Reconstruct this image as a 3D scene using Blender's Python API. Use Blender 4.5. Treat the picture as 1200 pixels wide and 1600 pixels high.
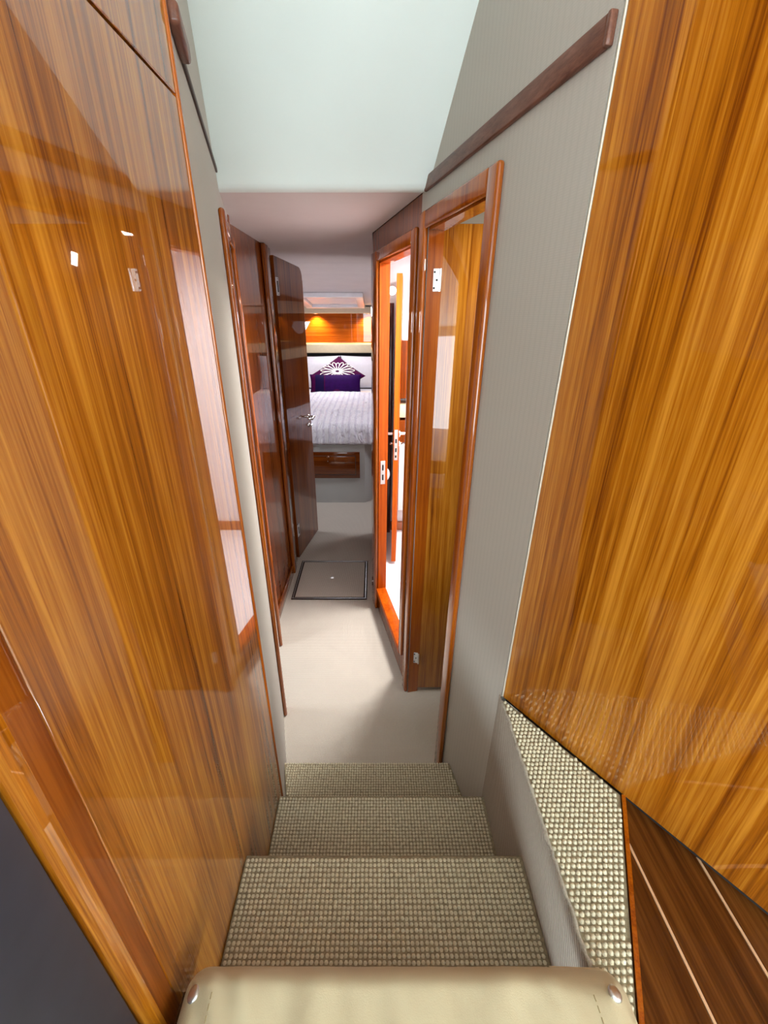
import bpy, bmesh, math, random
from mathutils import Vector, Matrix, noise
for o in list(bpy.data.objects): bpy.data.objects.remove(o)
S = bpy.context.scene
COL = S.collection
random.seed(7)
PI = math.pi

# ------------------------------------------------------------------ camera
cam_d = bpy.data.cameras.new('camera'); cam = bpy.data.objects.new('camera', cam_d); COL.objects.link(cam)
cam_d.sensor_fit = 'VERTICAL'; cam_d.sensor_height = 36.0; cam_d.sensor_width = 27.0
cam_d.lens = 36.0*660/1600
cam_d.shift_x = 15/1600
cam_d.clip_start = 0.02
cam.location = (0, 0, 1.6)
cam.rotation_euler = (math.radians(90-25.16), 0, 0)
S.camera = cam
# ------------------------------------------------------------------ world, exposure
W = bpy.data.worlds.new('sky'); S.world = W; W.use_nodes = True
bgn = W.node_tree.nodes['Background']
bgn.inputs[0].default_value = (0.86, 0.95, 1.0, 1); bgn.inputs[1].default_value = 9.0
vs = S.view_settings
vs.view_transform = 'Standard'; vs.look = 'None'; vs.gamma = 1.0; vs.use_curve_mapping = False
vs.exposure = 0.12
def area(name, loc, target, sx, sy, power, colr):
    l = bpy.data.lights.new(name, 'AREA'); l.shape = 'RECTANGLE'; l.size = sx; l.size_y = sy
    l.energy = power; l.color = colr
    o = bpy.data.objects.new(name, l); COL.objects.link(o); o.location = loc
    o.rotation_euler = (Vector(target)-Vector(loc)).to_track_quat('-Z', 'Y').to_euler()
    return o
area('washroom_skylight', (0.45, 2.04, 1.89), (0.42, 2.04, 0), 0.26, 0.26, 42, (1.0, 0.97, 0.95))
area('left_cabin_fill', (-1.25, 1.36, 1.72), (-0.35, 1.62, 0.1), 0.22, 0.22, 9, (0.93, 0.96, 1.0))  # weak fill light added in the port cabin, no visible source
area('bed_cabin_roof_light', (-0.45, 5.0, 1.66), (-0.45, 4.85, 0.7), 0.5, 0.62, 12, (0.92, 0.92, 1.0))
area('bed_cabin_fill_a', (-1.33, 3.25, 1.35), (-0.4, 3.75, 0.5), 0.3, 0.3, 9, (0.90, 0.92, 1.0))  # added fill light for the front of the duvet, no visible source
area('bed_cabin_fill_b', (0.70, 3.35, 1.35), (-0.3, 3.75, 0.5), 0.3, 0.3, 9, (0.90, 0.92, 1.0))  # second added fill, from the hidden starboard corner
area('locker_fill', (0.52, 1.16, 1.87), (0.40, 1.30, 0.6), 0.03, 0.09, 3.2, (1.0, 0.93, 0.82))  # light added inside the locker to brighten the open door leaf

# ------------------------------------------------------------------ materials
def newmat(name):
    m = bpy.data.materials.new(name); m.use_nodes = True
    nt = m.node_tree; b = nt.nodes['Principled BSDF']
    return m, nt, b
def N(nt, t, **kw):
    n = nt.nodes.new(t)
    for k, v in kw.items(): setattr(n, k, v)
    return n
def coords(nt, scale, rot=(0,0,0)):
    tc = N(nt, 'ShaderNodeTexCoord'); mp = N(nt, 'ShaderNodeMapping')
    mp.inputs['Scale'].default_value = scale; mp.inputs['Rotation'].default_value = rot
    nt.links.new(tc.outputs['Object'], mp.inputs[0]); return mp.outputs[0]
def noise_n(nt, vec, scale, detail=3, rough=.55, dist=0):
    n = N(nt, 'ShaderNodeTexNoise'); n.inputs['Scale'].default_value = scale
    n.inputs['Detail'].default_value = detail; n.inputs['Roughness'].default_value = rough
    n.inputs['Distortion'].default_value = dist
    nt.links.new(vec, n.inputs['Vector']); return n.outputs['Fac']
def ramp(nt, fac, stops):
    r = N(nt, 'ShaderNodeValToRGB'); e = r.color_ramp.elements
    while len(e) < len(stops): e.new(0.5)
    for i, (p, c) in enumerate(stops): e[i].position = p; e[i].color = (*c, 1)
    nt.links.new(fac, r.inputs[0]); return r.outputs[0]
def math_n(nt, op, a, b):
    n = N(nt, 'ShaderNodeMath', operation=op)
    for i, v in enumerate((a, b)):
        if isinstance(v, (int, float)): n.inputs[i].default_value = v
        else: nt.links.new(v, n.inputs[i])
    return n.outputs[0]
def bump(nt, b, h, strength, dist):
    n = N(nt, 'ShaderNodeBump'); n.inputs['Strength'].default_value = strength; n.inputs['Distance'].default_value = dist
    nt.links.new(h, n.inputs['Height']); nt.links.new(n.outputs[0], b.inputs['Normal'])
def wood(name, dark, mid, light, axis='z', rough=.3, coat=1.0, fine=1.0, tilt=0.0, cior=1.65):
    m, nt, b = newmat(name)
    def sc(a, l): return {'z': (a, a, l), 'y': (a, l, a), 'x': (l, a, a)}[axis]
    rot = (tilt, 0, 0)
    f1 = noise_n(nt, coords(nt, sc(120*fine, 1.3), rot), 1, 4, .6)
    f2 = noise_n(nt, coords(nt, sc(22*fine, .55), rot), 1, 3, .55, .3)
    f3 = noise_n(nt, coords(nt, sc(420*fine, 9), rot), 1, 2, .6)
    s = math_n(nt, 'ADD', math_n(nt, 'MULTIPLY', f1, .42), math_n(nt, 'MULTIPLY', f2, .36))
    s = math_n(nt, 'ADD', s, math_n(nt, 'MULTIPLY', f3, .22))
    c = ramp(nt, s, [(.38, dark), (.49, mid), (.61, light)])
    nt.links.new(c, b.inputs['Base Color'])
    b.inputs['Roughness'].default_value = rough
    b.inputs['Specular IOR Level'].default_value = .05
    b.inputs['Coat Weight'].default_value = coat; b.inputs['Coat Roughness'].default_value = .012
    b.inputs['Coat IOR'].default_value = cior
    return m
def plain(name, colr, rough=.5, metal=0, coat=0, var=.06, vscale=30, bmp=0, bscale=200, spec=.5):
    m, nt, b = newmat(name)
    f = noise_n(nt, coords(nt, (1, 1, 1)), vscale, 3)
    lo = tuple(max(0, c*(1-var)) for c in colr); hi = tuple(min(1, c*(1+var)) for c in colr)
    nt.links.new(ramp(nt, f, [(.3, lo), (.7, hi)]), b.inputs['Base Color'])
    b.inputs['Roughness'].default_value = rough; b.inputs['Metallic'].default_value = metal
    b.inputs['Coat Weight'].default_value = coat; b.inputs['Coat Roughness'].default_value = .03
    b.inputs['Specular IOR Level'].default_value = spec
    if bmp:
        bump(nt, b, noise_n(nt, coords(nt, (1, 1, 1)), bscale, 2), bmp, .002)
    return m
def weave(name, lo, hi, px, py, pz=None, rot=(0,0,0), bmp=.6, dist=.002, var=.12):
    """woven cloth or carpet: product of two sines gives rows of nubs"""
    m, nt, b = newmat(name)
    sep = N(nt, 'ShaderNodeSeparateXYZ'); nt.links.new(coords(nt, (1, 1, 1), rot), sep.inputs[0])
    def sn(out, p): return math_n(nt, 'ABSOLUTE', math_n(nt, 'SINE', math_n(nt, 'MULTIPLY', out, PI/p), 0), 0)
    fs = []
    for i, p in enumerate((px, py, pz)):
        if p: fs.append(sn(sep.outputs[i], p))
    h = fs[0]
    for g in fs[1:]: h = math_n(nt, 'MULTIPLY', h, g)
    h = math_n(nt, 'POWER', h, .6)
    nz = noise_n(nt, coords(nt, (1, 1, 1)), 260, 2)
    nb = noise_n(nt, coords(nt, (1, 1, 1)), 4, 3)
    f = math_n(nt, 'ADD', math_n(nt, 'MULTIPLY', h, .7), math_n(nt, 'MULTIPLY', nz, .3))
    f = math_n(nt, 'ADD', f, math_n(nt, 'MULTIPLY', math_n(nt, 'SUBTRACT', nb, .5), var))
    nt.links.new(ramp(nt, f, [(.12, lo), (.75, hi)]), b.inputs['Base Color'])
    b.inputs['Roughness'].default_value = .9; b.inputs['Specular IOR Level'].default_value = .15
    bump(nt, b, h, bmp, dist)
    return m
def emis(name, colr, s):
    m, nt, b = newmat(name)
    b.inputs['Base Color'].default_value = (*colr, 1)
    b.inputs['Emission Color'].default_value = (*colr, 1); b.inputs['Emission Strength'].default_value = s
    return m
M = {}
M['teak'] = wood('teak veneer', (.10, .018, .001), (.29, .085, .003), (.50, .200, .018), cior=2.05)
M['teak_lit'] = wood('lit teak veneer', (.14, .028, .001), (.36, .110, .004), (.58, .235, .022))  # same teak, lightened in colour to look lit
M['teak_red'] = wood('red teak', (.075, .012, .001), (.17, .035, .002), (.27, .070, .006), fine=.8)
M['teak_solid'] = wood('solid teak moulding', (.20, .034, .001), (.33, .070, .002), (.44, .115, .005), fine=.6)
M['teak_x'] = wood('teak veneer lying', (.16, .032, .002), (.28, .068, .004), (.38, .115, .010), axis='x')
M['teak_red_x'] = wood('red teak lying', (.06, .010, .001), (.13, .026, .002), (.20, .050, .005), axis='x')
M['hinge'] = plain('white metal', (.80, .80, .80), .3, .2, var=.02)
M['teak_satin'] = wood('satin orange teak', (.30, .040, .001), (.42, .068, .002), (.52, .105, .004), fine=.6, rough=.5, coat=.15)
M['sole'] = wood('teak sole', (.035, .009, .0015), (.085, .024, .004), (.15, .050, .009), axis='y', rough=.4, coat=.25, fine=.6)
M['brown'] = wood('brown rail', (.10, .040, .026), (.15, .062, .040), (.20, .085, .055), axis='y', rough=.45, coat=.3)
M['holly'] = plain('holly strip', (.62, .36, .20), .45)
M['fabric'] = weave('grey wall fabric', (.455, .43, .38), (.505, .475, .42), .0036, .0036, .0036, bmp=.18, dist=.0006, var=.05)
M['white'] = plain('white headliner', (.82, .92, .89), .6, var=.02, vscale=3)
M['ceil'] = plain('soft ceiling lining', (.72, .66, .64), .75, var=.03, vscale=6)
M['wallwhite'] = plain('white lining', (.66, .66, .68), .6, var=.02)
M['carpet'] = weave('corridor carpet', (.34, .30, .25), (.64, .59, .51), .0062, .0062, bmp=.7, dist=.002)
M['stair'] = plain('stair carpet backing', (.31, .26, .17), .95, var=.25, vscale=140, bmp=.5, bscale=600, spec=.1)
M['loop'] = plain('stair carpet loops', (.70, .64, .48), .9, var=.16, vscale=120, spec=.1)
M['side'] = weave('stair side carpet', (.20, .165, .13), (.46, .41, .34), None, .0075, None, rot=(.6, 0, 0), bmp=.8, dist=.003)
M['fringe'] = plain('frayed binding', (.42, .38, .31), .95, var=.2, vscale=300)
M['vinyl'] = plain('cream vinyl', (.56, .48, .31), .5, var=.06, vscale=12, bmp=.12, bscale=700)
M['thread'] = plain('stitching', (.40, .31, .16), .8)
M['chrome'] = plain('chrome', (.82, .82, .83), .12, 1, var=.02)
M['steel'] = plain('brushed steel', (.66, .65, .63), .42, 1, var=.05)
M['navy'] = plain('navy panel', (.030, .032, .048), .55, var=.1)
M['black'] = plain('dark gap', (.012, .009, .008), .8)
M['rubber'] = plain('dark brown rubber edge', (.05, .03, .022), .5)
M['rim'] = plain('dark hatch rim', (.022, .014, .010), .7, spec=.2)
M['sheet'] = plain('white cotton', (.74, .72, .76), .85, var=.03, spec=.2)
m, nt, b = newmat('striped satin cotton')
sep = N(nt, 'ShaderNodeSeparateXYZ'); nt.links.new(coords(nt, (1, 1, 1)), sep.inputs[0])
st_ = math_n(nt, 'ABSOLUTE', math_n(nt, 'SINE', math_n(nt, 'MULTIPLY', sep.outputs[0], PI/.055), 0), 0)
nt.links.new(ramp(nt, st_, [(.45, (.66, .63, .72)), (.6, (.78, .76, .82))]), b.inputs['Base Color'])
b.inputs['Roughness'].default_value = .6; b.inputs['Specular IOR Level'].default_value = .25
bump(nt, b, math_n(nt, 'ADD', noise_n(nt, coords(nt, (16, 7, 7)), 1, 3, .6, .8), math_n(nt, 'MULTIPLY', noise_n(nt, coords(nt, (45, 18, 18)), 1, 2, .5, 1.5), .4)), .9, .05)
M['duvet'] = m
M['cream'] = plain('cream leather', (.62, .52, .34), .5, var=.04)
M['valance'] = plain('cream lining', (.66, .60, .48), .6, var=.03)
M['bedbase'] = weave('grey bed base cloth', (.36, .36, .35), (.50, .50, .48), .006, .006, .006, bmp=.2, dist=.001)
M['plum'] = plain('plum satin', (.050, .001, .036), .7, var=.15, spec=.08)
M['violet'] = plain('violet satin', (.022, .001, .055), .65, var=.15, spec=.08)
M['indigo'] = plain('indigo satin', (.008, .002, .034), .65, var=.15, spec=.08)
M['motif'] = plain('white cord', (.85, .80, .74), .7)
M['gloss'] = plain('white gloss', (.82, .80, .82), .25, var=.02)
M['maroon'] = plain('maroon board', (.09, .012, .010), .3, coat=.6)
M['blind'] = plain('pale blind', (.74, .74, .82), .5, var=.02)
M['bulb'] = emis('lamp glow', (1.0, .80, .45), 25)
M['globe'] = emis('globe glow', (1.0, .97, .92), 6)

# ------------------------------------------------------------------ builders
def FW(x, y, z): return Vector((x, y, z))
def FR(s, n, z): return Vector((.465-.217*s - .977*n, s - .212*n, z))          # starboard wall: s = y on the wall line, n into the corridor
def FL(s, n, z): return Vector((-.2624-.245*(s-.745) + .971*n, s + .238*n, z))  # port wall
def FP(s, n, z): return Vector((.3075+.5905*s - .8069*n, .726-.8069*s - .5905*n, z))  # angled teak panel
def FB(s, n, z): return Vector((-.539+.189*s + .982*n, 2.613+.982*s - .189*n, z))  # bed cabin door leaf
def box(bm, a0, a1, b0, b1, c0, c1, F=FW, bev=0, seg=2):
    v = [bm.verts.new(F(a, b, c)) for a in (a0, a1) for b in (b0, b1) for c in (c0, c1)]
    fs = [bm.faces.new([v[i] for i in q]) for q in ((0,1,3,2),(4,6,7,5),(0,4,5,1),(2,3,7,6),(0,2,6,4),(1,5,7,3))]
    if bev:
        es = list({e for f in fs for e in f.edges})
        bmesh.ops.bevel(bm, geom=es, offset=bev, segments=seg, affect='EDGES', profile=.5)
def prism(bm, pts, h0, h1, F=FW, plane='xy'):
    """polygon extruded; plane 'xy' -> height z; 'sz' -> (s,z) extruded along n; 'yz' extruded along x"""
    def P(p, h):
        if plane == 'xy': return F(p[0], p[1], h)
        if plane == 'sz': return F(p[0], h, p[1])
        return F(h, p[0], p[1])
    lo = [bm.verts.new(P(p, h0)) for p in pts]; hi = [bm.verts.new(P(p, h1)) for p in pts]
    n = len(pts)
    bm.faces.new(lo[::-1]); bm.faces.new(hi)
    for i in range(n): bm.faces.new((lo[i], lo[(i+1) % n], hi[(i+1) % n], hi[i]))
def tube(bm, pts, r, n=8, closed=False, cap=True):
    pts = [Vector(p) for p in pts]; k = len(pts); rings = []
    rs = r if isinstance(r, (list, tuple)) else [r]*k
    up = None
    for i, p in enumerate(pts):
        a = pts[(i-1) % k] if closed or i > 0 else p
        b = pts[(i+1) % k] if closed or i < k-1 else p
        d = (b-a).normalized()
        if up is None:
            up = Vector((0, 0, 1)) if abs(d.z) < .9 else Vector((1, 0, 0))
        x = d.cross(up).normalized(); y = x.cross(d).normalized(); up = y
        rings.append([bm.verts.new(p + rs[i]*(math.cos(2*PI*j/n)*x + math.sin(2*PI*j/n)*y)) for j in range(n)])
    for i in range(k if closed else k-1):
        A, B = rings[i], rings[(i+1) % k]
        for j in range(n): bm.faces.new((A[j], A[(j+1) % n], B[(j+1) % n], B[j]))
    if not closed and cap: bm.faces.new(rings[0][::-1]); bm.faces.new(rings[-1])
def lathe(bm, prof, org, axis, n=20):
    org = Vector(org); ax = Vector(axis).normalized()
    u = ax.orthogonal().normalized(); w = ax.cross(u); rings = []
    for r, h in prof:
        if r < 1e-6: rings.append([bm.verts.new(org+ax*h)])
        else: rings.append([bm.verts.new(org+ax*h+r*(math.cos(2*PI*j/n)*u+math.sin(2*PI*j/n)*w)) for j in range(n)])
    for A, B in zip(rings, rings[1:]):
        for j in range(n):
            a, b = A[j % len(A)], A[(j+1) % len(A)]; c, d = B[(j+1) % len(B)], B[j % len(B)]
            vs_ = []
            for q in (a, b, c, d):
                if q not in vs_: vs_.append(q)
            if len(vs_) > 2: bm.faces.new(vs_)
def NB(): return bmesh.new()
def obj(name, bm, mat, parent=None, smooth=False, label=None, kind=None, cat=None, group=None):
    bmesh.ops.recalc_face_normals(bm, faces=bm.faces[:])
    me = bpy.data.meshes.new(name); bm.to_mesh(me); bm.free()
    me.materials.append(M[mat])
    if smooth:
        for p in me.polygons: p.use_smooth = True
        if smooth != 'all':
            me.set_sharp_from_angle(angle=math.radians(40))
    o = bpy.data.objects.new(name, me); COL.objects.link(o)
    if parent:
        o.parent = parent
        o.matrix_parent_inverse = Matrix.Translation(-parent.location)   # vertices are in room coordinates
    if label: o['label'] = label
    if kind: o['kind'] = kind
    if cat: o['category'] = cat
    if group: o['group'] = group
    return o
def empty(name, loc, label, cat=None, kind=None, group=None):
    o = bpy.data.objects.new(name, None); COL.objects.link(o); o.location = loc; o.empty_display_size = .05
    o['label'] = label
    if cat: o['category'] = cat
    if kind: o['kind'] = kind
    if group: o['group'] = group
    return o
def one(name, mat, fn, parent=None, smooth=False, **kw):
    bm = NB(); fn(bm); return obj(name, bm, mat, parent, smooth, **kw)
def bx(name, mat, dims, parent=None, F=FW, bev=0, seg=2, **kw):
    bm = NB(); box(bm, *dims, F=F, bev=bev, seg=seg)
    return obj(name, bm, mat, parent, smooth=bool(bev), **kw)

CEIL = 1.915
SAL = 2.57       # saloon ceiling
SOLE = .755
# ------------------------------------------------------------------ the shell
one('floor', 'carpet', lambda b: (prism(b, [(-.33, .94), (.29, .94), (.75, 1.0), (.75, 1.52), (.16, 1.56), (.02, 2.2), (.02, 3.02), (.75, 3.02), (.75, 5.9), (-1.4, 5.9), (-1.4, 2.62), (-.60, 2.62), (-.60, 1.80), (-.54, 1.80), (-.42, 1.3)], -.05, 0)),
    kind='structure', label='pale woven carpet of the passage floor')
one('floor_port_cabin', 'carpet', lambda b: prism(b, [(-.37, 1.3), (-.50, 1.82), (-.60, 1.84), (-.60, 2.3), (-1.8, 2.3), (-1.8, .9), (-.30, .9)], -.05, -.002),
    kind='structure', label='carpet inside the cabin behind the left wall opening')
# starboard wall, cloth-covered, pierced by the locker door
def f(b):
    prism(b, [(.735, .0), (1.045, 0), (1.045, SAL), (.735, SAL)], -.04, 0, FR, 'sz')
    prism(b, [(1.045, 1.822), (1.43, 1.822), (1.43, SAL), (1.045, SAL)], -.04, 0, FR, 'sz')
    prism(b, [(1.43, 0), (1.50, 0), (1.50, SAL), (1.43, SAL)], -.04, 0, FR, 'sz')
one('wall_right', 'fabric', f, kind='structure', label='grey cloth-covered wall to the right of the steps')
def f(b):
    for (s0, s1, z0, z1) in ((1.50, 1.555, 0, CEIL), (2.06, 2.17, 0, CEIL), (1.555, 2.06, 0, .14), (1.555, 2.06, 1.80, CEIL)):
        prism(b, [(s0, z0), (s1, z0), (s1, z1), (s0, z1)], -.04, 0, FR, 'sz')
one('wall_right_veneer', 'teak_red', f, kind='structure', label='teak-veneered wall around the washroom doorway')
one('wall_right_forward', 'teak_red', lambda b: (box(b, .0, .035, 2.17, 3.02, 0, CEIL), box(b, .035, .75, 2.99, 3.02, 0, CEIL)),
    kind='structure', label='partition between the washroom and the bed cabin')
# port wall
def f(b):
    prism(b, [(.752, 0), (1.34, 0), (1.34, SAL), (.752, SAL)], -.03, 0, FL, 'sz')
    prism(b, [(1.34, 1.81), (1.725, 1.81), (1.725, 2.1), (1.34, SAL)], -.03, 0, FL, 'sz')
    prism(b, [(1.725, 0), (1.79, 0), (1.79, CEIL), (1.725, CEIL)], -.03, 0, FL, 'sz')
one('wall_left', 'fabric', f, kind='structure', label='narrow grey cloth wall beside the tall teak locker')
def f(b):
    box(b, -.59, -.56, 1.80, 2.60, 0, CEIL)
    box(b, -.56, -.515, 1.785, 1.80, 0, CEIL)
one('wall_left_veneer', 'teak_red', f, kind='structure', label='glossy dark teak wall left of the floor hatch')
bx('baseboard_left', 'teak_red', (-.56, -.545, 1.80, 2.42, 0, .07), bev=.004, kind='structure', label='low teak skirting at the foot of the glossy left wall')
one('wall_bed_bulkhead', 'teak_red', lambda b: box(b, -1.4, -.59, 2.60, 2.63, 0, CEIL), kind='structure', label='bulkhead left of the bed cabin doorway')
# ceilings
def f(b):
    prism(b, [(-.62, 1.46), (.145, 1.46), (-.01, 2.17), (.0, 3.4), (-.62, 3.4)], CEIL, CEIL+.03)
one('ceiling', 'ceil', f, kind='structure', label='low mauve-grey ceiling over the passage')
def f(b):
    prof = [(.75, SAL), (1.10, 2.243), (1.40, 1.962), (1.425, 1.940), (1.437, 1.926), (1.446, 1.917), (1.460, CEIL-.003), (1.475, CEIL-.003)]
    lo, hi = [], []
    for (y, z) in prof:
        lo.append((b.verts.new(FL(y, 0.0, z)), b.verts.new(FR(y, 0.0, z))))
        hi.append((b.verts.new(FL(y+.02, 0.0, z+.03)), b.verts.new(FR(y+.02, 0.0, z+.03))))
    for i in range(len(prof)-1):
        b.faces.new((lo[i][0], lo[i][1], lo[i+1][1], lo[i+1][0]))
        b.faces.new((hi[i][0], hi[i+1][0], hi[i+1][1], hi[i][1]))
    for L in (0, 1):
        for i in range(len(prof)-1): b.faces.new((lo[i][L], hi[i][L], hi[i+1][L], lo[i+1][L]))
    b.faces.new((lo[0][0], hi[0][0], hi[0][1], lo[0][1])); b.faces.new((lo[-1][0], lo[-1][1], hi[-1][1], hi[-1][0]))
one('ceiling_headliner', 'white', f, smooth=True, kind='structure', label='sloping white headliner above the steps')
one('ceiling_saloon', 'white', lambda b: box(b, -1.65, 1.95, -2.85, .75, SAL+.001, SAL+.05), kind='structure', label='white saloon ceiling overhead')
def f(b):
    prism(b, [(3.4, CEIL), (5.95, CEIL-.1045*2.55), (5.95, CEIL-.1045*2.55+.03), (3.4, CEIL+.03)], -1.4, .75, plane='yz')
    box(b, -1.4, -.62, 2.62, 3.4, CEIL, CEIL+.03); box(b, .0, .75, 3.02, 3.4, CEIL, CEIL+.03)
one('ceiling_bed_cabin', 'ceil', f, kind='structure', label='sloping pale ceiling of the bed cabin')
one('light_block_shell', 'black', lambda b: (box(b, -2.0, -1.95, .3, 6.1, -.2, SAL+.1), box(b, 1.3, 1.35, -.06, 6.1, -.2, SAL+.1), box(b, -2.0, 1.35, 6.1, 6.15, -.2, SAL+.1), box(b, -2.0, 1.35, .755, 6.15, SAL+.1, SAL+.15), box(b, -2.0, 2.0, -2.9, 6.15, -.25, -.2), box(b, -1.95, -.77, .31, .33, -.2, SAL+.1), box(b, .95, 1.3, -.06, -.03, -.2, SAL+.1)),
    kind='structure', label='unseen black shell around the cabins, added to stop light leaks')  # unseen shell, added to keep sky light out of the gaps
# bed cabin walls
one('wall_bed_cabin', 'teak_red', lambda b: (box(b, -1.43, -1.40, 2.60, 5.95, 0, CEIL), box(b, .75, .78, 3.02, 5.95, 0, CEIL)),
    kind='structure', label='teak-lined side walls of the bed cabin')
one('wall_bed_cabin_upper', 'valance', lambda b: (box(b, -1.40, -1.385, 2.64, 5.55, 1.602, 1.72), box(b, .735, .75, 3.03, 5.55, 1.602, 1.72)), kind='structure', label='cream lining along the top of the bed cabin sides')
one('wall_bow', 'teak_x', lambda b: box(b, -1.40, .75, 5.82, 5.86, .4, 1.62), kind='structure', label='teak panel behind the bed head under two lamps')
# other rooms
def f(b):
    box(b, -1.83, -1.80, .9, 2.3, 0, CEIL); box(b, -1.83, -.59, 2.3, 2.33, 0, CEIL); box(b, -1.83, -.76, .87, .9, 0, CEIL)
one('wall_port_cabin', 'wallwhite', f, kind='structure', label='white walls of the cabin behind the left opening')
one('ceiling_port_cabin', 'wallwhite', lambda b: prism(b, [(-1.83, .87), (-.76, .87), (-.47, 1.36), (-.57, 1.80), (-.62, 1.80), (-.62, 2.33), (-1.83, 2.33)], CEIL, CEIL+.03),
    kind='structure', label='white ceiling of the cabin behind the left opening')
def f(b):
    box(b, .22, .78, 1.505, 1.525, 0, CEIL); box(b, .78, .81, .95, 1.525, 0, CEIL); box(b, .30, .78, .95, .97, 0, CEIL)
one('wall_locker', 'fabric', f, kind='structure', label='grey lining inside the right-hand locker')
one('ceiling_locker', 'fabric', lambda b: prism(b, [(.285, .97), (.78, .97), (.78, 1.505), (.19, 1.505)], 1.885, 1.91), kind='structure', label='grey lining over the right-hand locker')
def f(b):
    box(b, .95, .98, 1.53, 3.02, 0, CEIL+.02); box(b, .24, .95, 1.527, 1.545, 0, CEIL); box(b, .036, .95, 2.965, 2.985, .0, CEIL)
one('wall_washroom', 'gloss', f, kind='structure', label='glossy white walls inside the washroom')
one('ceiling_washroom', 'gloss', lambda b: prism(b, [(.18, 1.55), (.95, 1.55), (.95, 2.96), (.04, 2.96), (.04, 2.18)], CEIL, CEIL+.02), kind='structure', label='white washroom ceiling')
one('floor_washroom', 'gloss', lambda b: prism(b, [(.17, 1.55), (.95, 1.55), (.95, 2.96), (.04, 2.96), (.04, 2.18)], .0, .06), kind='structure', label='shiny white washroom floor beyond the teak sill')
# saloon shell around the camera (windows all round)
def f(b):
    for (x0, x1, y0, y1) in ((-1.65, -1.60, -2.85, .26), (1.90, 1.95, -2.85, -.07), (-1.60, 1.90, -2.85, -2.80)):
        if x1-x0 > 1: box(b, -1.60, -1.2, y0, y1, SOLE, 2.42); box(b, 1.4, 1.90, y0, y1, SOLE, 2.42)   # unseen aft opening, made to throw daylight onto the headliner
        else: box(b, x0, x1, y0, y1, SOLE, 1.45)
        if x0 < -1.61: box(b, x0, x1, -.9, y1, 1.45, 2.42)  # port window closed forward to keep its reflection off the teak
        box(b, x0, x1, y0, y1, 2.42, SAL)
    for (x0, y0) in ((-1.65, -2.85), (1.90, -2.85), (-1.65, .2), (1.90, -.12), (-1.65, -1.3), (1.90, -1.4)): box(b, x0, x0+.05, y0, y0+.05, 1.45, 2.42)
    box(b, -1.65, -.76, .26, .30, SOLE, SAL)
one('wall_saloon', 'valance', f, kind='structure', label='cream saloon walls with windows all round')

# ------------------------------------------------------------------ trims: rails and door casings
def rail(name, F, s0, s1, z0, z1, n, label):
    t = empty(name, F(s0, 0, z0), label, kind='structure')
    bx('rail_body', 'brown', (s0, s1, 0.0, n, z0, z1), t, F, .003, 3)
    bx('rail_end', 'brown', (s0-.008, s0-.0005, 0.0, n+.001, z0, z1), t, F, .002, 2)
rail('trim_1', FR, .748, 1.458, 1.909, 1.943, .010, 'flat brown rail running along the right cloth wall')
t = empty('trim_2', FL(.9, 0, 1.94), 'thin brown rail on the left cloth wall under the headliner', kind='structure')
bx('rail_body', 'rubber', (.862, 1.44, 0, .005, 1.944, 1.955), t, FL, .002, 2)
bx('rail_end', 'brown', (.757, .860, 0, .016, 1.938, 1.962), t, FL, .005, 3)
def casing(name, F, s0, s1, z0, z1, w, label, far_w=None, depth=.04, sill=False, m='teak_solid', prof=.016, rm='teak_solid'):
    """s0,s1 clear opening; w moulding width"""
    t = empty(name, F((s0+s1)/2, 0, 0), label, kind='structure')
    far_w = far_w or w
    bx('jamb', m, (s0-w, s0, .0, prof, z0 if not sill else z0-.005, z1+w), t, F, .007, 3)
    bx('jamb', m, (s1, s1+far_w, .0, prof, 0 if not sill else 0, z1+w), t, F, .007, 3)
    bx('head_piece', m, (s0+.0005, s1-.0005, .0, prof-.001, z1, z1+w), t, F, .006, 3)
    bx('reveal', rm, (s0-.012, s0+.004, -depth-.006, -.0005, z0, z1), t, F)
    bx('reveal', rm, (s1-.004, s1+.012, -depth-.006, -.0005, z0, z1), t, F)
    bx('reveal', rm, (s0+.005, s1-.005, -depth-.006, -.0005, z1-.004, z1+.008), t, F)
    if sill:
        bx('sill', rm, (s0+.0005, s1-.0005, -depth-.006, .012, z0-.028, z0+.004), t, F, .004, 2)
    return t
casing('trim_3', FR, 1.045, 1.43, 0, 1.818, .045, 'varnished teak casing of the locker doorway in the right wall')
hc = casing('trim_4', FR, 1.555, 2.045, .145, 1.795, .042, 'teak casing of the bright washroom doorway', far_w=.10, sill=True, rm='teak_satin')
casing('trim_5', FL, 1.34, 1.725, 0, 1.80, .045, 'teak casing of the narrow opening in the left wall', depth=.03)
t = empty('trim_6', (-.55, 2.5, 0), 'dark red teak post where the bed cabin door is hinged', kind='structure')
bx('jamb', 'teak_red', (-.559, -.535, 2.42, 2.50, 0, CEIL-.002), t, bev=.008, seg=3)
bx('jamb', 'teak_red', (-.572, -.548, 2.505, 2.598, 0, CEIL-.002), t, bev=.006, seg=3)
bx('door_stop', 'teak_red', (-.61, -.565, 2.602, 2.64, 0, CEIL-.002), t, bev=.004)
# washroom strike plate on the far reveal
sy = 2.041-.0025
sp = one('strike_plate', 'steel', lambda b: box(b, 2.0385, 2.0408, -.033, -.009, .80, .925, FR, .0009, 2), hc, label='steel strike plate with two slots')
for z0, z1 in ((.875, .905), (.822, .852)):
    bx('slot', 'black', (2.0375, 2.0383, -.025, -.017, z0, z1), sp, FR)

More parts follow.
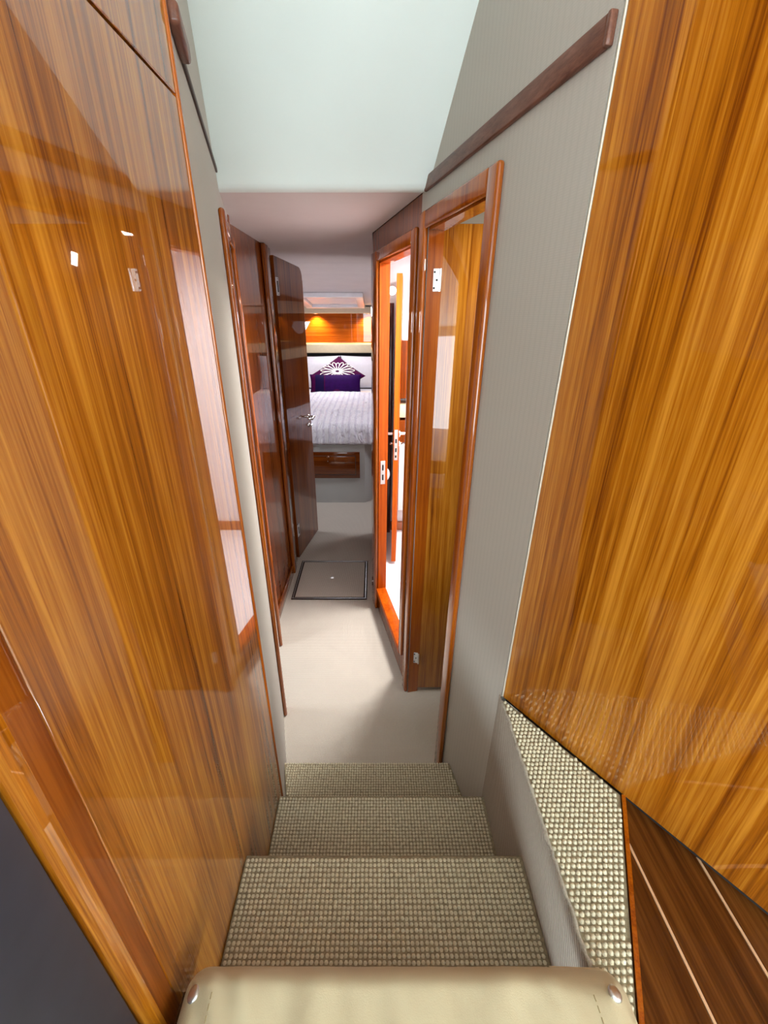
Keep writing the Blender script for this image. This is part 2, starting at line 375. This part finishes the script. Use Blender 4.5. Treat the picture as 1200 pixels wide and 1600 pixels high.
# ------------------------------------------------------------------ stairs
def loops(bm, inside, x0, x1, y0, y1, z, p=.0083, stag=False, h=.0036):
    ny = int((y1-y0)/p); nx = int((x1-x0)/p)
    for j in range(ny+1):
        for i in range(nx+1):
            x = x0+(i+.5)*p + (p*.5 if stag and j % 2 else 0); y = y0+(j+.5)*p
            if not inside(x, y): continue
            x += random.uniform(-.0006, .0006); y += random.uniform(-.0006, .0006)
            hh = h*random.uniform(.8, 1.15); r = p*.47; rt = r*.62
            k = [bm.verts.new((x+r*math.cos(a), y+r*math.sin(a), z)) for a in (PI/6*0, PI/3, 2*PI/3, PI, 4*PI/3, 5*PI/3)]
            m_ = [bm.verts.new((x+rt*math.cos(a), y+rt*math.sin(a), z+hh*.8)) for a in (PI/6*0, PI/3, 2*PI/3, PI, 4*PI/3, 5*PI/3)]
            c = bm.verts.new((x, y, z+hh))
            for q in range(6):
                bm.faces.new((k[q], k[(q+1) % 6], m_[(q+1) % 6], m_[q])); bm.faces.new((m_[q], m_[(q+1) % 6], c))
def xl(y): return -.2615 if y < .745 else -.2624-.245*(y-.745)+.002
def xr(y): return .3005 if y < .72 else .465-.217*y-.001
st = empty('carpeted_stairs', (0, .6, 0), 'three carpeted steps going down into the passage', 'stairs')
specs = [(.247, .487, .596, 'topmost carpeted step, nearest the cream vinyl pad'), (.4875, .7275, .392, 'middle carpeted step'), (.728, .953, .197, 'lowest step, darker, at the passage floor')]
for (y0, y1, z, lab) in specs:
    ys = [y0, .720, .7449, .7451, y1] if y1 > .8 else [y0, y1]
    ys = [y for y in ys if y0 <= y <= y1]
    pts = [(xl(y), y) for y in ys] + [(xr(y), y) for y in reversed(ys)]
    bm = NB(); prism(bm, pts, 0, z)
    es = [e for e in bm.edges if all(abs(v.co.z-z) < 1e-5 and abs(v.co.y-y1) < 1e-5 for v in e.verts)]
    bmesh.ops.bevel(bm, geom=es, offset=.010, segments=4, affect='EDGES', profile=.5)
    s_ = obj('step', bm, 'stair', st, label=lab)
    bm = NB()
    loops(bm, lambda x, y: xl(y)+.004 < x < xr(y)-.004 and y < y1-.004, -.36, .31, y0, y1, z-.0004)
    # loops rolling over the nose
    n = int((xr(y1)-xl(y1)-.008)/.0094)
    obj('carpet_loops', bm, 'loop', s_, smooth='all', kind='stuff')
# carpet-covered ledge beside the steps
lg = empty('carpeted_ledge', (.36, .45, SOLE), 'chunky woven carpet ledge along the right of the steps', 'ledge')
poly = [(.303, .205), (.303, .712), (.310, .717), (.4690, .500), (.336, .205)]
one('carpet_pad', 'stair', lambda b: prism(b, poly, SOLE+.0015, .768), lg)
def inpoly(x, y):
    c = False
    for i in range(len(poly)):
        (x1, y1), (x2, y2) = poly[i], poly[i-1]
        if (y1 > y) != (y2 > y) and x < (x2-x1)*(y-y1)/(y2-y1)+x1: c = not c
    return c
bm = NB(); loops(bm, lambda x, y: inpoly(x-.003, y) and inpoly(x+.003, y), .30, .48, .205, .72, .7676, .0088, True, .005)
obj('carpet_loops', bm, 'loop', lg, smooth='all', kind='stuff')
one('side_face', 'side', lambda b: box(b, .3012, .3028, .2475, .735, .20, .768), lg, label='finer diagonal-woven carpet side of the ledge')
def f(b):
    pts = []
    for i in range(60):
        y = .21+.504*i/59
        pts.append((.3025+random.uniform(-.0012, .0012), y, .7695+random.uniform(-.001, .0015)))
    tube(b, pts, [random.uniform(.0022, .0042) for _ in pts], 6)
    for i in range(150):
        y = random.uniform(.21, .71); x = .3015; z = .768
        q = Vector((x, y, z)); d = Vector((random.uniform(-.9, .2), random.uniform(-.6, .6), random.uniform(-.1, .9))).normalized()*random.uniform(.003, .009)
        tube(b, [q, q+d*.6, q+d+Vector((0, 0, -.001))], [.0006, .0005, .0003], 3, cap=False)
one('frayed_binding', 'fringe', f, lg, smooth='all', label='frayed bound edge of the ledge carpet')
e0, e1 = Vector((.4700, .500)), Vector((.337, .205)); dv = (e1-e0).normalized(); pv = Vector((-dv.y, dv.x))
if pv.x < 0: pv = -pv
def f(b):
    a = [e0+pv*.0008, e1+pv*.0008, e1+pv*.0075, e0+pv*.0075]
    prism(b, [(p.x, p.y) for p in a], SOLE+.0015, .772)
one('edge_strip', 'teak_solid', f, lg, label='thin orange teak strip edging the carpet')

# ------------------------------------------------------------------ saloon sole: planks and holly
so = empty('floor_saloon', (.5, 0, SOLE), 'dark teak and holly strip sole to the right of the ledge', kind='structure')
def panel_y(x): return .726-1.3665*(x-.3075)
HX = [.341+.107*i for i in range(-6, 14)]
for i, x in enumerate(HX[:-1]):
    a, b_ = x+.003, HX[i+1]-.003
    if b_ < -.27: continue
    def ytop(xx): return .2455 if xx < .3 else min(.70, panel_y(xx)+.02)
    if a < .3 < b_:
        pts = [(a, -2.79), (.3, -2.79), (.3, .2455), (a, .2455)]
        bm = NB(); prism(bm, pts, SOLE-.03, SOLE)
        prism(bm, [(.3035, -2.79), (b_, -2.79), (b_, ytop(b_)), (.3035, .70)], SOLE-.03, SOLE)
    else:
        bm = NB(); prism(bm, [(a, -2.79), (b_, -2.79), (b_, ytop(b_)), (a, ytop(a))], SOLE-.03, SOLE)
    obj('plank', bm, 'sole', so)
for x in HX:
    if x < -.26: continue
    yt = .2455 if x < .3 else min(.70, panel_y(x)+.02)
    bx('holly_strip', 'holly', (x-.0020, x+.0020, -2.79, yt-.003, SOLE-.03, SOLE+.0004), so)
one('floor_saloon_port', 'sole', lambda b: box(b, -1.6, -.31, -2.79, .2, SOLE-.05, SOLE-.001), kind='structure', label='saloon sole out of sight to the left')

# ------------------------------------------------------------------ big teak units
lk = empty('teak_locker', (-.5, .49, 0), 'tall glossy teak locker filling the left side of the steps', 'locker')
bx('body', 'teak_red', (-.75, -.283, .233, .744, 0, SAL-.002), lk)
bx('lower_panel', 'teak', (-.283, -.2624, .2335, .7415, .005, 1.8595), lk, bev=.0012, seg=1)
bx('upper_panel', 'teak', (-.283, -.2624, .2335, .7415, 1.8635, SAL-.003), lk, bev=.0012, seg=1)
bx('edge_bead', 'teak_solid', (-.281, -.2595, .7420, .7505, .005, SAL-.003), lk, bev=.0035, seg=3, label='slim varnished bead down the locker edge')
ps = empty('teak_post', (-.29, .21, SOLE), 'teak corner post in the left foreground beside the navy cabinet', 'post')
one('stile', 'teak_red', lambda b: prism(b, [(-.320, .2325), (-.2625, .2325), (-.2625, .2085), (-.320, .2085)], .70, SAL-.003), ps, label='teak face of the corner post, coloured darker as if shaded')  # shade on this face is put in by the darker wood
one('corner_bead', 'teak', lambda b: prism(b, [(-.2628, .2085), (-.2640, .2040), (-.2680, .2005), (-.276, .198), (-.32, .198), (-.32, .2085)], .70, SAL-.003), ps, label='rounded edge of the corner post, coloured lighter as if lit')  # saloon light on this edge is put in by the lighter wood
nv = empty('navy_cabinet', (-.45, -.1, SOLE), 'plain dark navy cabinet side at the lower left', 'cabinet')
bx('side_panel', 'navy', (-.70, -.279, -.45, .1965, SOLE+.0, 1.75), nv, bev=.004)
bx('top_trim', 'teak_solid', (-.71, -.276, -.46, .1965, 1.7505, 1.78), nv, bev=.005)
pn = empty('teak_bulkhead_panel', FP(.4, 0, .77), 'large golden teak panel angled across the upper right', 'panel')
bx('veneer', 'teak_lit', (0.0, 1.02, -.02, 0, .770, SAL-.002), pn, FP, .002, 2)
bx('edge_bead', 'valance', (-.0035, -.0005, -.02, .0005, .770, SAL-.002), pn, FP, .001, 1, label='pale bead where the teak meets the cloth wall')
bx('bottom_strip', 'black', (.004, 1.02, -.019, -.008, SOLE+.0012, .7695), pn, FP, label='dark gap strip under the panel')
one('wall_saloon_right', 'valance', lambda b: prism(b, [(.915, -.105), (1.9, -.105), (1.9, -.07), (.93, -.07)], SOLE, SAL), kind='structure', label='saloon wall beyond the angled teak panel')

# ------------------------------------------------------------------ cream vinyl pad
pd = empty('vinyl_step_pad', (.04, .1, SOLE), 'padded cream vinyl cover on the top step with two snaps', 'pad')
X0, X1, Y0, Y1 = -.249, .336, -.12, .259
ZT = .838; RR = .034
def pad_z(x, y):
    r = .03
    # distance to a rounded rectangle edge
    cx, cy = (X0+X1)/2, (Y0+Y1)/2; qx = abs(x-cx)-(X1-X0)/2+r; qy = abs(y-cy)-(Y1-Y0)/2+r
    d = -(math.hypot(max(qx, 0), max(qy, 0)) + min(max(qx, qy), 0) - r)
    e = min(max(d/(RR+.03*max(0, (x-.22)/.114)), 0), 1)
    z = SOLE+.002 + (ZT-SOLE-.002)*(.18+.82*math.sqrt(max(0, 1-(1-e)**2)))
    w = noise.noise(Vector((x*26, y*7+3, .3)))*.006*min(1, d/.02) + noise.noise(Vector((x*60+y*30, y*12, 1.3)))*.0014*min(1, d/.02)
    side = math.exp(-((x+.20)/.06)**2)*math.sin(x*150+y*60)*.003*min(1, d/.03)
    return z + w + side - .010*max(0, (x-.25)/.09)**2
def f(b):
    nx, ny = 110, 64; g = []
    for j in range(ny+1):
        row = []
        for i in range(nx+1):
            u, v = i/nx*2-1, j/ny*2-1
            u = math.sin(u*PI/2)*.5+u*.5; v = math.sin(v*PI/2)*.5+v*.5
            x, y = (X0+X1)/2+u*(X1-X0)/2, (Y0+Y1)/2+v*(Y1-Y0)/2
            # pull corners into the rounded rectangle
            r = .03; cx, cy = (X0+X1)/2, (Y0+Y1)/2
            qx = abs(x-cx)-(X1-X0)/2+r; qy = abs(y-cy)-(Y1-Y0)/2+r
            if qx > 0 and qy > 0:
                h = math.hypot(qx, qy); m_ = max(qx, qy)/h
                x = cx+math.copysign((X1-X0)/2-r+qx*m_, x-cx); y = cy+math.copysign((Y1-Y0)/2-r+qy*m_, y-cy)
            row.append(b.verts.new((x, y, pad_z(x, y))))
        g.append(row)
    for j in range(ny):
        for i in range(nx): b.faces.new((g[j][i], g[j][i+1], g[j+1][i+1], g[j+1][i]))
    rim = [g[0][i] for i in range(nx)]+[g[j][nx] for j in range(ny)]+[g[ny][i] for i in range(nx, 0, -1)]+[g[j][0] for j in range(ny, 0, -1)]
    lo = [b.verts.new((v.co.x, v.co.y, SOLE+.001)) for v in rim]; k = len(rim)
    for i in range(k): b.faces.new((rim[i], lo[i], lo[(i+1) % k], rim[(i+1) % k]))
    b.faces.new(lo)
one('cover', 'vinyl', f, pd, smooth=True)
for x, y in ((-.226, .2215), (.300, .2215)):
    z = pad_z(x, y)
    nrm = Vector((-(pad_z(x+.004, y)-pad_z(x-.004, y))/.008, -(pad_z(x, y+.004)-pad_z(x, y-.004))/.008, 1)).normalized()
    sn_ = one('snap', 'steel', lambda b: lathe(b, [(.0085, -.001), (.0085, .001), (.0078, .0022), (.0052, .0034), (.002, .0039), (0, .004)], (x, y, z), nrm), pd, smooth=True, label='round metal snap stud')
def PP(x, y): return Vector((x, y, pad_z(x, y)+.0005))
for sx in (.272, -.200):
    one('stitching', 'thread', lambda b: [tube(b, [PP(sx, -.1+i*.0095), PP(sx, -.1+i*.0095+.006)], .0006, 4) for i in range(34)], pd, kind='stuff')
def f(b):
    pts = []
    for i in range(14):
        a = PI/2*(1-i/13); pts.append((X1-.03+.03*math.cos(a)-.001, Y1-.03+.03*math.sin(a)-.001))
    pts = [(.24, Y1-.001)]+pts+[(X1-.001, .10)]
    tube(b, [(x, y, pad_z(x, y)+.001) for x, y in pts], .0028, 8)
one('piping', 'vinyl', f, pd, smooth=True)

# ------------------------------------------------------------------ floor hatch
ht = empty('floor_hatch', (-.28, 2.35, 0), 'square carpeted floor hatch with a dark metal rim', 'hatch')
hx0, hx1, hy0, hy1 = -.514, -.047, 2.131, 2.578
for d in ((hx0, hx1, hy0, hy0+.020), (hx0, hx1, hy1-.020, hy1), (hx0, hx0+.020, hy0+.0205, hy1-.0205), (hx1-.020, hx1, hy0+.0205, hy1-.0205)):
    bx('rim', 'rim', (*d, .0005, .005), ht)
for d in ((hx0+.004, hx1-.004, hy0+.0075, hy0+.0105), (hx0+.004, hx1-.004, hy1-.0105, hy1-.0075), (hx0+.0075, hx0+.0105, hy0+.011, hy1-.011), (hx1-.0105, hx1-.0075, hy0+.011, hy1-.011)):
    bx('metal_line', 'steel', (*d, .005, .0062), ht)
bx('lid', 'carpet', (hx0+.0205, hx1-.0205, hy0+.0205, hy1-.0205, .0005, .006), ht)
lp = one('lift_ring', 'steel', lambda b: tube(b, [(-.28+.012*math.cos(a), 2.36+.016*math.sin(a), .0085) for a in [i*PI/8 for i in range(16)]], .0018, 6, True), ht, smooth='all')
one('ring_plate', 'steel', lambda b: lathe(b, [(.009, .0062), (.009, .0072), (0, .0072)], (-.28, 2.36, 0), (0, 0, 1)), lp)

# ------------------------------------------------------------------ doors
def hinge(F3, parent, name='hinge', label='white hinge plate'):
    """F3(a,b,c): a across plate, b out of face, c up; plate centred on 0"""
    h = one(name, 'hinge', lambda b: (box(b, -.010, .012, 0, .0022, -.030, .030, F3, .0008, 1)), parent, label=label)
    one('knuckle', 'chrome', lambda b: tube(b, [F3(.0150, .003, -.030), F3(.0150, .003, .030)], .0036, 10), h, smooth=True)
    for c in (-.021, 0, .021):
        one('screw', 'black', lambda b: lathe(b, [(.0030, 0), (.0030, .0008), (0, .001)], F3(-.003 if c else .004, .0023, c), (F3(0, 1, 0)-F3(0, 0, 0)), 10), h)
    return h
# locker door, open inwards
d1 = empty('door_1', (.35, 1.44, 0), 'teak locker door, coloured golden as if lit, standing open in the right-hand doorway', 'door', kind='structure')
bx('leaf', 'teak_lit', (.190, .575, 1.437, 1.462, .02, 1.832), d1, bev=.002, seg=2)
bx('edge_seal', 'black', (.1845, .1895, 1.437, 1.455, .02, 1.832), d1)
for z in (1.69, .21):
    o0 = FR(1.4255, -.026, z)
    hinge(lambda a, b, c, o0=o0: Vector((o0.x+a*.977, o0.y-.212*a-b, o0.z+c)), d1, label='chrome hinge on the locker door')
# bed cabin door
d2 = empty('door_2', FB(.2, 0, 0), 'dark glossy teak door open against the left of the bed cabin entrance', 'door', kind='structure')
def f(b):
    pts = [(0, .012), (.433, .012), (.433, 1.80)]
    for i in range(7):
        a = PI/2*i/6; pts.append((.433-.06+.06*math.cos(a), 1.80+.06*math.sin(a)))
    pts += [(0, 1.882)]
    prism(b, pts, -.026, 0, FB, 'sz')
one('leaf', 'teak_red', f, d2)
bx('lipping', 'teak_solid', (.4335, .4365, -.026, .0005, .012, 1.79), d2, FB)
def f3(zc, s0): return lambda a, b, c: FB(s0+a, b, zc+c)
for z, s0 in ((1.735, .022), (.22, .022), (.95, .022)):
    if z == .95: continue
    h = one('hinge', 'hinge', lambda b: box(b, s0-.017, s0+.017, .0003, .003, z-.045, z+.045, FB, .0008, 1), d2, label='white metal hinge plate')
    bx('recess', 'black', (s0-.007, s0+.008, .0031, .0036, z-.028, z+.028), h, FB)
    for c in (-.037, .037):
        one('screw', 'black', lambda b: lathe(b, [(.003, 0), (.003, .0008), (0, .001)], FB(s0, .0031, z+c), FB(0, 1, 0)-FB(0, 0, 0), 8), h)
nb = FB(0, 1, 0)-FB(0, 0, 0)
def lever(parent, F, s, z, sgn, n0=0.0, out=1, m='chrome'):
    nrm = (F(0, 1, 0)-F(0, 0, 0))*out
    h = one('lever_handle', m, lambda b: (lathe(b, [(.022, 0), (.022, .004), (.018, .007), (.009, .009), (.008, .04), (0, .041)], F(s, n0, z), nrm),
        tube(b, [F(s, n0+out*.042, z), F(s+sgn*.03, n0+out*.048, z+.006), F(s+sgn*.065, n0+out*.048, z-.003), F(s+sgn*.105, n0+out*.046, z+.008), F(s+sgn*.125, n0+out*.036, z+.012)], [.008, .0085, .0075, .007, .004], 10)), parent, smooth=True, label='curved chrome lever handle')
    k = one('thumb_turn', m, lambda b: (lathe(b, [(.018, 0), (.018, .004), (.014, .007), (.006, .008), (.006, .016), (0, .016)], F(s, n0, z-.06), nrm),
        tube(b, [F(s-.014, n0+out*.018, z-.06), F(s+.014, n0+out*.018, z-.06)], .005, 8)), parent, smooth=True, label='small chrome thumb turn below the lever')
lever(d2, FB, .392, .94, -1)

# washroom door leaf standing inside, seen edge-on
def FH(s, n, z): return Vector((.128+.07*s - .9975*n, 2.44+.9975*s - .07*n, z))
d3 = empty('door_3', FH(.2, 0, 0), 'washroom door seen edge-on through the bright doorway', 'door', kind='structure')
bx('leaf', 'teak_satin', (0.0015, .50, -.015, .015, .085, 1.785), d3, FH)
bx('lipping', 'teak_satin', (0, .0014, -.015, .015, .085, 1.785), d3, FH, label='bright orange teak edge of the door')
fpz = bx('lock_faceplate', 'steel', (-.002, -.0001, -.010, .010, .80, .985), d3, FH, label='steel lock faceplate on the door edge')
for z0, z1 in ((.905, .93), (.85, .875), (.815, .83)):
    bx('bolt', 'black', (-.0026, -.0021, -.005, .005, z0, z1), fpz, FH)
lever(d3, FH, .05, .95, 1, .0152, 1)
lever(d3, FH, .05, .95, 1, -.0152, -1)

# ------------------------------------------------------------------ washroom contents
one('shower_rail', 'chrome', lambda b: (tube(b, [(.078, 2.80, .15), (.078, 2.80, 1.62)], .009, 10), lathe(b, [(.016, 0), (.016, .02), (.009, .03)], (.078, 2.80, 1.22), (0, 0, 1)), tube(b, [(.078, 2.80, 1.62), (.04, 2.80, 1.64)], .008, 8)),
    smooth=True, label='thin upright chrome rail left of the washroom door edge', cat='rail')
one('maroon_board', 'maroon', lambda b: box(b, .094, .122, 2.90, 2.96, .062, 1.66, FW, .003, 2), smooth=True, label='narrow dark maroon upright board on the washroom back wall', cat='board')
gl = empty('globe_lamp', (.108, 2.88, 1.72), 'small white globe lamp high on the washroom back wall', 'lamp')
one('globe', 'globe', lambda b: lathe(b, [(.024*math.sin(a), -.024*math.cos(a)) for a in [PI*i/10 for i in range(11)]], (.108, 2.87, 1.725), (0, 0, 1), 16), gl, smooth='all')
one('bracket', 'chrome', lambda b: tube(b, [(.108, 2.962, 1.745), (.108, 2.90, 1.745), (.108, 2.875, 1.738)], .006, 8), gl, smooth=True)
hs = empty('hand_shower', (.056, 2.5, .7), 'white rounded hand shower hanging below a chrome bracket in the washroom', 'shower')
one('head', 'gloss', lambda b: lathe(b, [(0, -.012), (.028, -.01), (.042, 0), (.042, .008), (.03, .018), (0, .022)], (.060, 2.46, .70), (.6, -.8, .1)), hs, smooth='all')
one('bracket', 'chrome', lambda b: (tube(b, [(.036, 2.50, .82), (.060, 2.48, .82), (.062, 2.475, .79)], .008, 8), tube(b, [(.062, 2.475, .81), (.062, 2.47, .73)], .009, 8)), hs, smooth=True)
wc = empty('washroom_cabinet', (.2, 2.85, .5), 'teak washroom cabinet glimpsed right of the door edge', 'cabinet')
bx('upper_body', 'teak_red', (.170, .46, 2.80, 2.962, 1.10, 1.45), wc, bev=.003)
bx('shelf', 'cream', (.165, .47, 2.78, 2.962, .98, 1.06), wc, bev=.004)
bx('lower_body', 'gloss', (.170, .46, 2.80, 2.962, .30, .80), wc, bev=.004)
bx('counter', 'teak_red', (.165, .47, 2.79, 2.962, .81, .96), wc, bev=.004)
bx('baseboard_washroom', 'teak_solid', (.124, .94, 2.945, 2.964, .0605, .13), kind='structure', label='orange teak skirting at the back of the washroom')

# ------------------------------------------------------------------ bed cabin
bed = empty('island_bed', (-.42, 3.7, 0), 'raised bed with a grey upholstered base', 'bed')
one('base', 'bedbase', lambda b: prism(b, [(-.76, 3.616), (-.085, 3.616), (.16, 3.86), (.33, 4.4), (.33, 5.70), (-1.17, 5.70), (-1.17, 4.4), (-1.0, 3.86)], 0, .565), bed)
one('mattress', 'sheet', lambda b: prism(b, [(-.90, 3.66), (.05, 3.66), (.16, 3.90), (.33, 4.4), (.33, 5.70), (-1.17, 5.70), (-1.17, 4.4), (-1.0, 3.90)], .566, .728), bed)
bx('shadow_gap', 'black', (-.80, -.06, 3.61, 3.655, .5655, .575), bed)
dr = bx('drawer', 'teak_red_x', (-.69, -.13, 3.597, 3.6155, .249, .492), bed, bev=.002, label='small teak drawer front in the bed base')
bx('panel_recess', 'rubber', (-.655, -.165, 3.5955, 3.5968, .282, .462), dr)
bx('panel', 'teak_red_x', (-.649, -.171, 3.591, 3.5954, .288, .456), dr, bev=.002)
one('pull', 'chrome', lambda b: (lathe(b, [(.010, 0), (.010, .006), (0, .008)], (-.41, 3.5905, .455), (0, -1, 0), 12), tube(b, [(-.41, 3.582, .455), (-.41, 3.578, .43), (-.41, 3.58, .415)], [.004, .007, .008], 8)), dr, smooth=True, label='little white drop pull')
def f(b):
    nx, ny = 120, 110; g = []
    x0, x1 = -1.24, .40
    for j in range(ny+1):
        row = []
        v = j/ny
        for i in range(nx+1):
            x = x0+(x1-x0)*i/nx
            # arc length from the hem up the front and back over the top
            s = v*1.56
            front = .17; rr = .06
            if s < front-rr: y, z = 3.585, .572+s; fr = 1
            elif s < front-rr+rr*PI/2:
                a = (s-front+rr)/rr; y = 3.585+rr-rr*math.cos(a); z = .572+front-rr+rr*math.sin(a); fr = 1-(a/(PI/2))*.6
            else: y = 3.645+(s-front+rr-rr*PI/2); z = .742; fr = max(0, .4-(y-3.645)*.8)
            w = noise.noise(Vector((x*14+y*2, y*3+z*2, .2)))*.5+noise.noise(Vector((x*34+z*8, y*9+z*5, 4.2)))*.35
            crown = .045*(1-((x+.42)/.82)**2)*min(1, max(0, (y-3.6)/.35))
            y2 = y - fr*w*.020 + .004*fr
            z2 = z + crown + w*.008*(1 if y > 3.63 else .2) + .010*math.exp(-((y-3.95)/.05)**2)
            # sides fall
            d = min(x-x0, x1-x); 
            if d < .10: z2 -= (.10-d)**2/.10*1.2 if y > 3.63 else 0
            hem = noise.noise(Vector((x*9, 0, 7)))*.006 if j == 0 else 0
            row.append(b.verts.new((x, y2, z2+hem)))
        g.append(row)
    for j in range(ny):
        for i in range(nx): b.faces.new((g[j][i], g[j][i+1], g[j+1][i+1], g[j+1][i]))
    ret = bmesh.ops.extrude_face_region(b, geom=b.faces[:])
    for v in ret['geom']:
        if isinstance(v, bmesh.types.BMVert): v.co += Vector((0, .012, -.012))
one('duvet', 'duvet', f, smooth='all', label='crumpled white duvet covering the bed', cat='duvet')
def pillow(bm, w, h, t, Mx, p=2.6, n=22, pinch=.06, wr=.0):
    top, bot = [], []
    for j in range(n+1):
        ra, rb = [], []
        for i in range(n+1):
            u, v = math.sin((i/n-.5)*PI), math.sin((j/n-.5)*PI)
            th = t*((1-abs(u)**p)*(1-abs(v)**p))**.5
            x = u*w/2*(1-pinch*(1-abs(v)**2)*abs(u)**3); y = v*h/2*(1-pinch*(1-abs(u)**2)*abs(v)**3)
            q = wr*noise.noise(Vector((u*3, v*3, w)))*(1 if th > 1e-4 else 0)
            a = bm.verts.new(Mx @ Vector((x, y, th/2+q)))
            c = a if th < 1e-6 else bm.verts.new(Mx @ Vector((x, y, -th/2)))
            ra.append(a); rb.append(c)
        top.append(ra); bot.append(rb)
    for L, fl in ((top, 0), (bot, 1)):
        for j in range(n):
            for i in range(n):
                q = [L[j][i], L[j][i+1], L[j+1][i+1], L[j+1][i]]
                if fl: q.reverse()
                try: bm.faces.new(q)
                except ValueError: pass
def pose(loc, lean, rotz=0, roll=0):
    # pillow plane xy stood up: local y up, local z toward -Y (the camera)
    return Matrix.Translation(loc) @ Matrix.Rotation(rotz, 4, 'Z') @ Matrix.Rotation(PI/2-lean, 4, 'X') @ Matrix.Rotation(roll, 4, 'Z')
one('pillow', 'sheet', lambda b: pillow(b, .77, .40, .17, pose((-.812, 5.60, .926), .16), wr=.01), smooth='all', label='white pillow at the left behind the purple cushions', cat='pillow', group='white bed pillows')
one('pillow', 'sheet', lambda b: pillow(b, .77, .40, .17, pose((-.038, 5.60, .926), .16), wr=.01), smooth='all', label='white pillow at the right behind the purple cushions', cat='pillow', group='white bed pillows')
DC = (-.435, 5.23, .930)
dm = pose(DC, .93, 0, PI/4)
cu = empty('flower_cushion', (-.435, 5.3, .78), 'plum cushion set on its corner with a white flower motif', 'cushion')
one('cover', 'plum', lambda b: pillow(b, .47, .47, .13, dm, pinch=.10), cu, smooth='all')
dm0 = pose(DC, .93)
for k in range(18):
    a = 2*PI*k/18+.17
    L = .205*(.72+.28*abs(math.cos(a)))
    def f(b):
        pts = []
        for i in range(16):
            s = 2*PI*i/16; r = L*(.56-.44*math.cos(s)); wd = .026*math.sin(s)*(.25+.75*(.5-.5*math.cos(s)))
            x = r*math.cos(a)-wd*math.sin(a); y = r*math.sin(a)+wd*math.cos(a)
            # height of the cushion face there (diamond frame)
            u = (x*math.cos(PI/4)+y*math.sin(PI/4))/.235; v = (-x*math.sin(PI/4)+y*math.cos(PI/4))/.235
            th = .13*(max(0, 1-abs(u)**2.6)*max(0, 1-abs(v)**2.6))**.5
            pts.append(dm0 @ Vector((x, y+.0, th/2+.004)))
        tube(b, pts, .0048, 6, True)
    one('petal', 'motif', f, cu, smooth='all')
rc = empty('violet_cushion', (-.45, 5.12, .78), 'oblong violet cushion lying in front of the flower cushion', 'cushion')
rm = pose((-.452, 5.085, .850), .35)
one('cover', 'violet', lambda b: pillow(b, .60, .235, .12, rm, pinch=.05), rc, smooth='all')
def band(x0, x1, off):
    def f(b):
        g = []
        for j in range(17):
            v = -.96+1.92*j/16; row = []
            for i in range(5):
                x = x0+(x1-x0)*i/4; u = x/.30
                th = .12*((1-abs(u)**2.6)*(1-abs(v)**2.6))**.5
                row.append(b.verts.new(rm @ Vector((x*(1-.05*(1-v*v)*abs(u)**3), v*.1175*(1-.05*(1-u*u)*abs(v)**3), th/2+off))))
            g.append(row)
        for j in range(16):
            for i in range(4): b.faces.new((g[j][i], g[j][i+1], g[j+1][i+1], g[j+1][i]))
    return f
one('stripe', 'indigo', band(-.235, -.13, .0025), rc, smooth='all', label='dark indigo stripe on the oblong cushion')
one('ribbon', 'plum', band(-.128, -.115, .003), rc, smooth='all', label='thin plum ribbon on the oblong cushion')
one('end_band', 'plum', band(-.285, -.237, .0025), rc, smooth='all')
hb = empty('bed_head_shelf', (-.4, 5.75, 1.1), 'cream padded shelf running across above the pillows', 'shelf')
bx('front_roll', 'cream', (-1.395, .745, 5.60, 5.815, 1.155, 1.262), hb, bev=.016, seg=4)
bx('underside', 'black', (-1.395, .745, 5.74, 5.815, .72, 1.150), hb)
for x0, x1, side in ((-1.395, -1.25, 'left'), (.60, .745, 'right')):
    bx('side_shelf', 'cream', (x0, x1, 3.45, 5.595, 1.155, 1.262), bev=.016, seg=4, label='cream padded shelf along the %s side of the bed cabin' % side, cat='shelf', group='bed cabin side shelves')
vl = bx('bow_valance', 'valance', (-1.395, .745, 5.56, 5.815, 1.602, 1.676), bev=.012, seg=3, label='cream valance above the teak panel at the bed head', cat='valance')
def downlight(x, lab):
    t = empty('downlight', (x, 5.72, 1.60), lab, 'lamp', group='bed head downlights')
    one('ring', 'chrome', lambda b: lathe(b, [(.024, 0), (.030, 0), (.030, -.004), (.024, -.006), (.024, 0)], (x, 5.70, 1.6015), (0, 0, 1)), t, smooth=True)
    one('bulb', 'bulb', lambda b: lathe(b, [(.023, -.001), (.018, -.004), (0, -.005)], (x, 5.70, 1.6015), (0, 0, 1)), t, smooth='all')
    l = bpy.data.lights.new('downlight_beam', 'SPOT'); l.energy = 26; l.color = (1, .66, .26); l.spot_size = 2.2; l.spot_blend = .8; l.shadow_soft_size = .02
    o = bpy.data.objects.new('downlight_beam', l); COL.objects.link(o); o.location = (x, 5.74, 1.585); o.rotation_euler = (math.radians(14), 0, 0)
downlight(-.72, 'warm downlight over the left pillow')
downlight(-.07, 'warm downlight over the right pillow')
# roof hatch with blind on the sloping ceiling
th_ = math.atan(-.1045)
def FC(x, y, d): # y along the slope from y=3.4, d below the ceiling
    return Vector((x, 3.4+y*math.cos(th_)+d*math.sin(th_), CEIL+y*math.sin(th_)-d*math.cos(th_)))
rh = empty('roof_hatch', FC(-.45, 1.65, 0), 'white framed roof hatch with a closed blind above the bed', 'hatch')
for d in ((-.79, -.11, 1.22, 1.30), (-.79, -.11, 2.00, 2.08), (-.79, -.71, 1.3005, 1.9995), (-.19, -.11, 1.3005, 1.9995)):
    bx('frame', 'gloss', (*d, .001, .045), rh, FC, .008, 3)
bx('blind', 'blind', (-.709, -.191, 1.301, 1.999, .001, .012), rh, FC)
bx('catch', 'gloss', (-.50, -.40, 1.955, 1.985, .0125, .03), rh, FC, .006, 3)
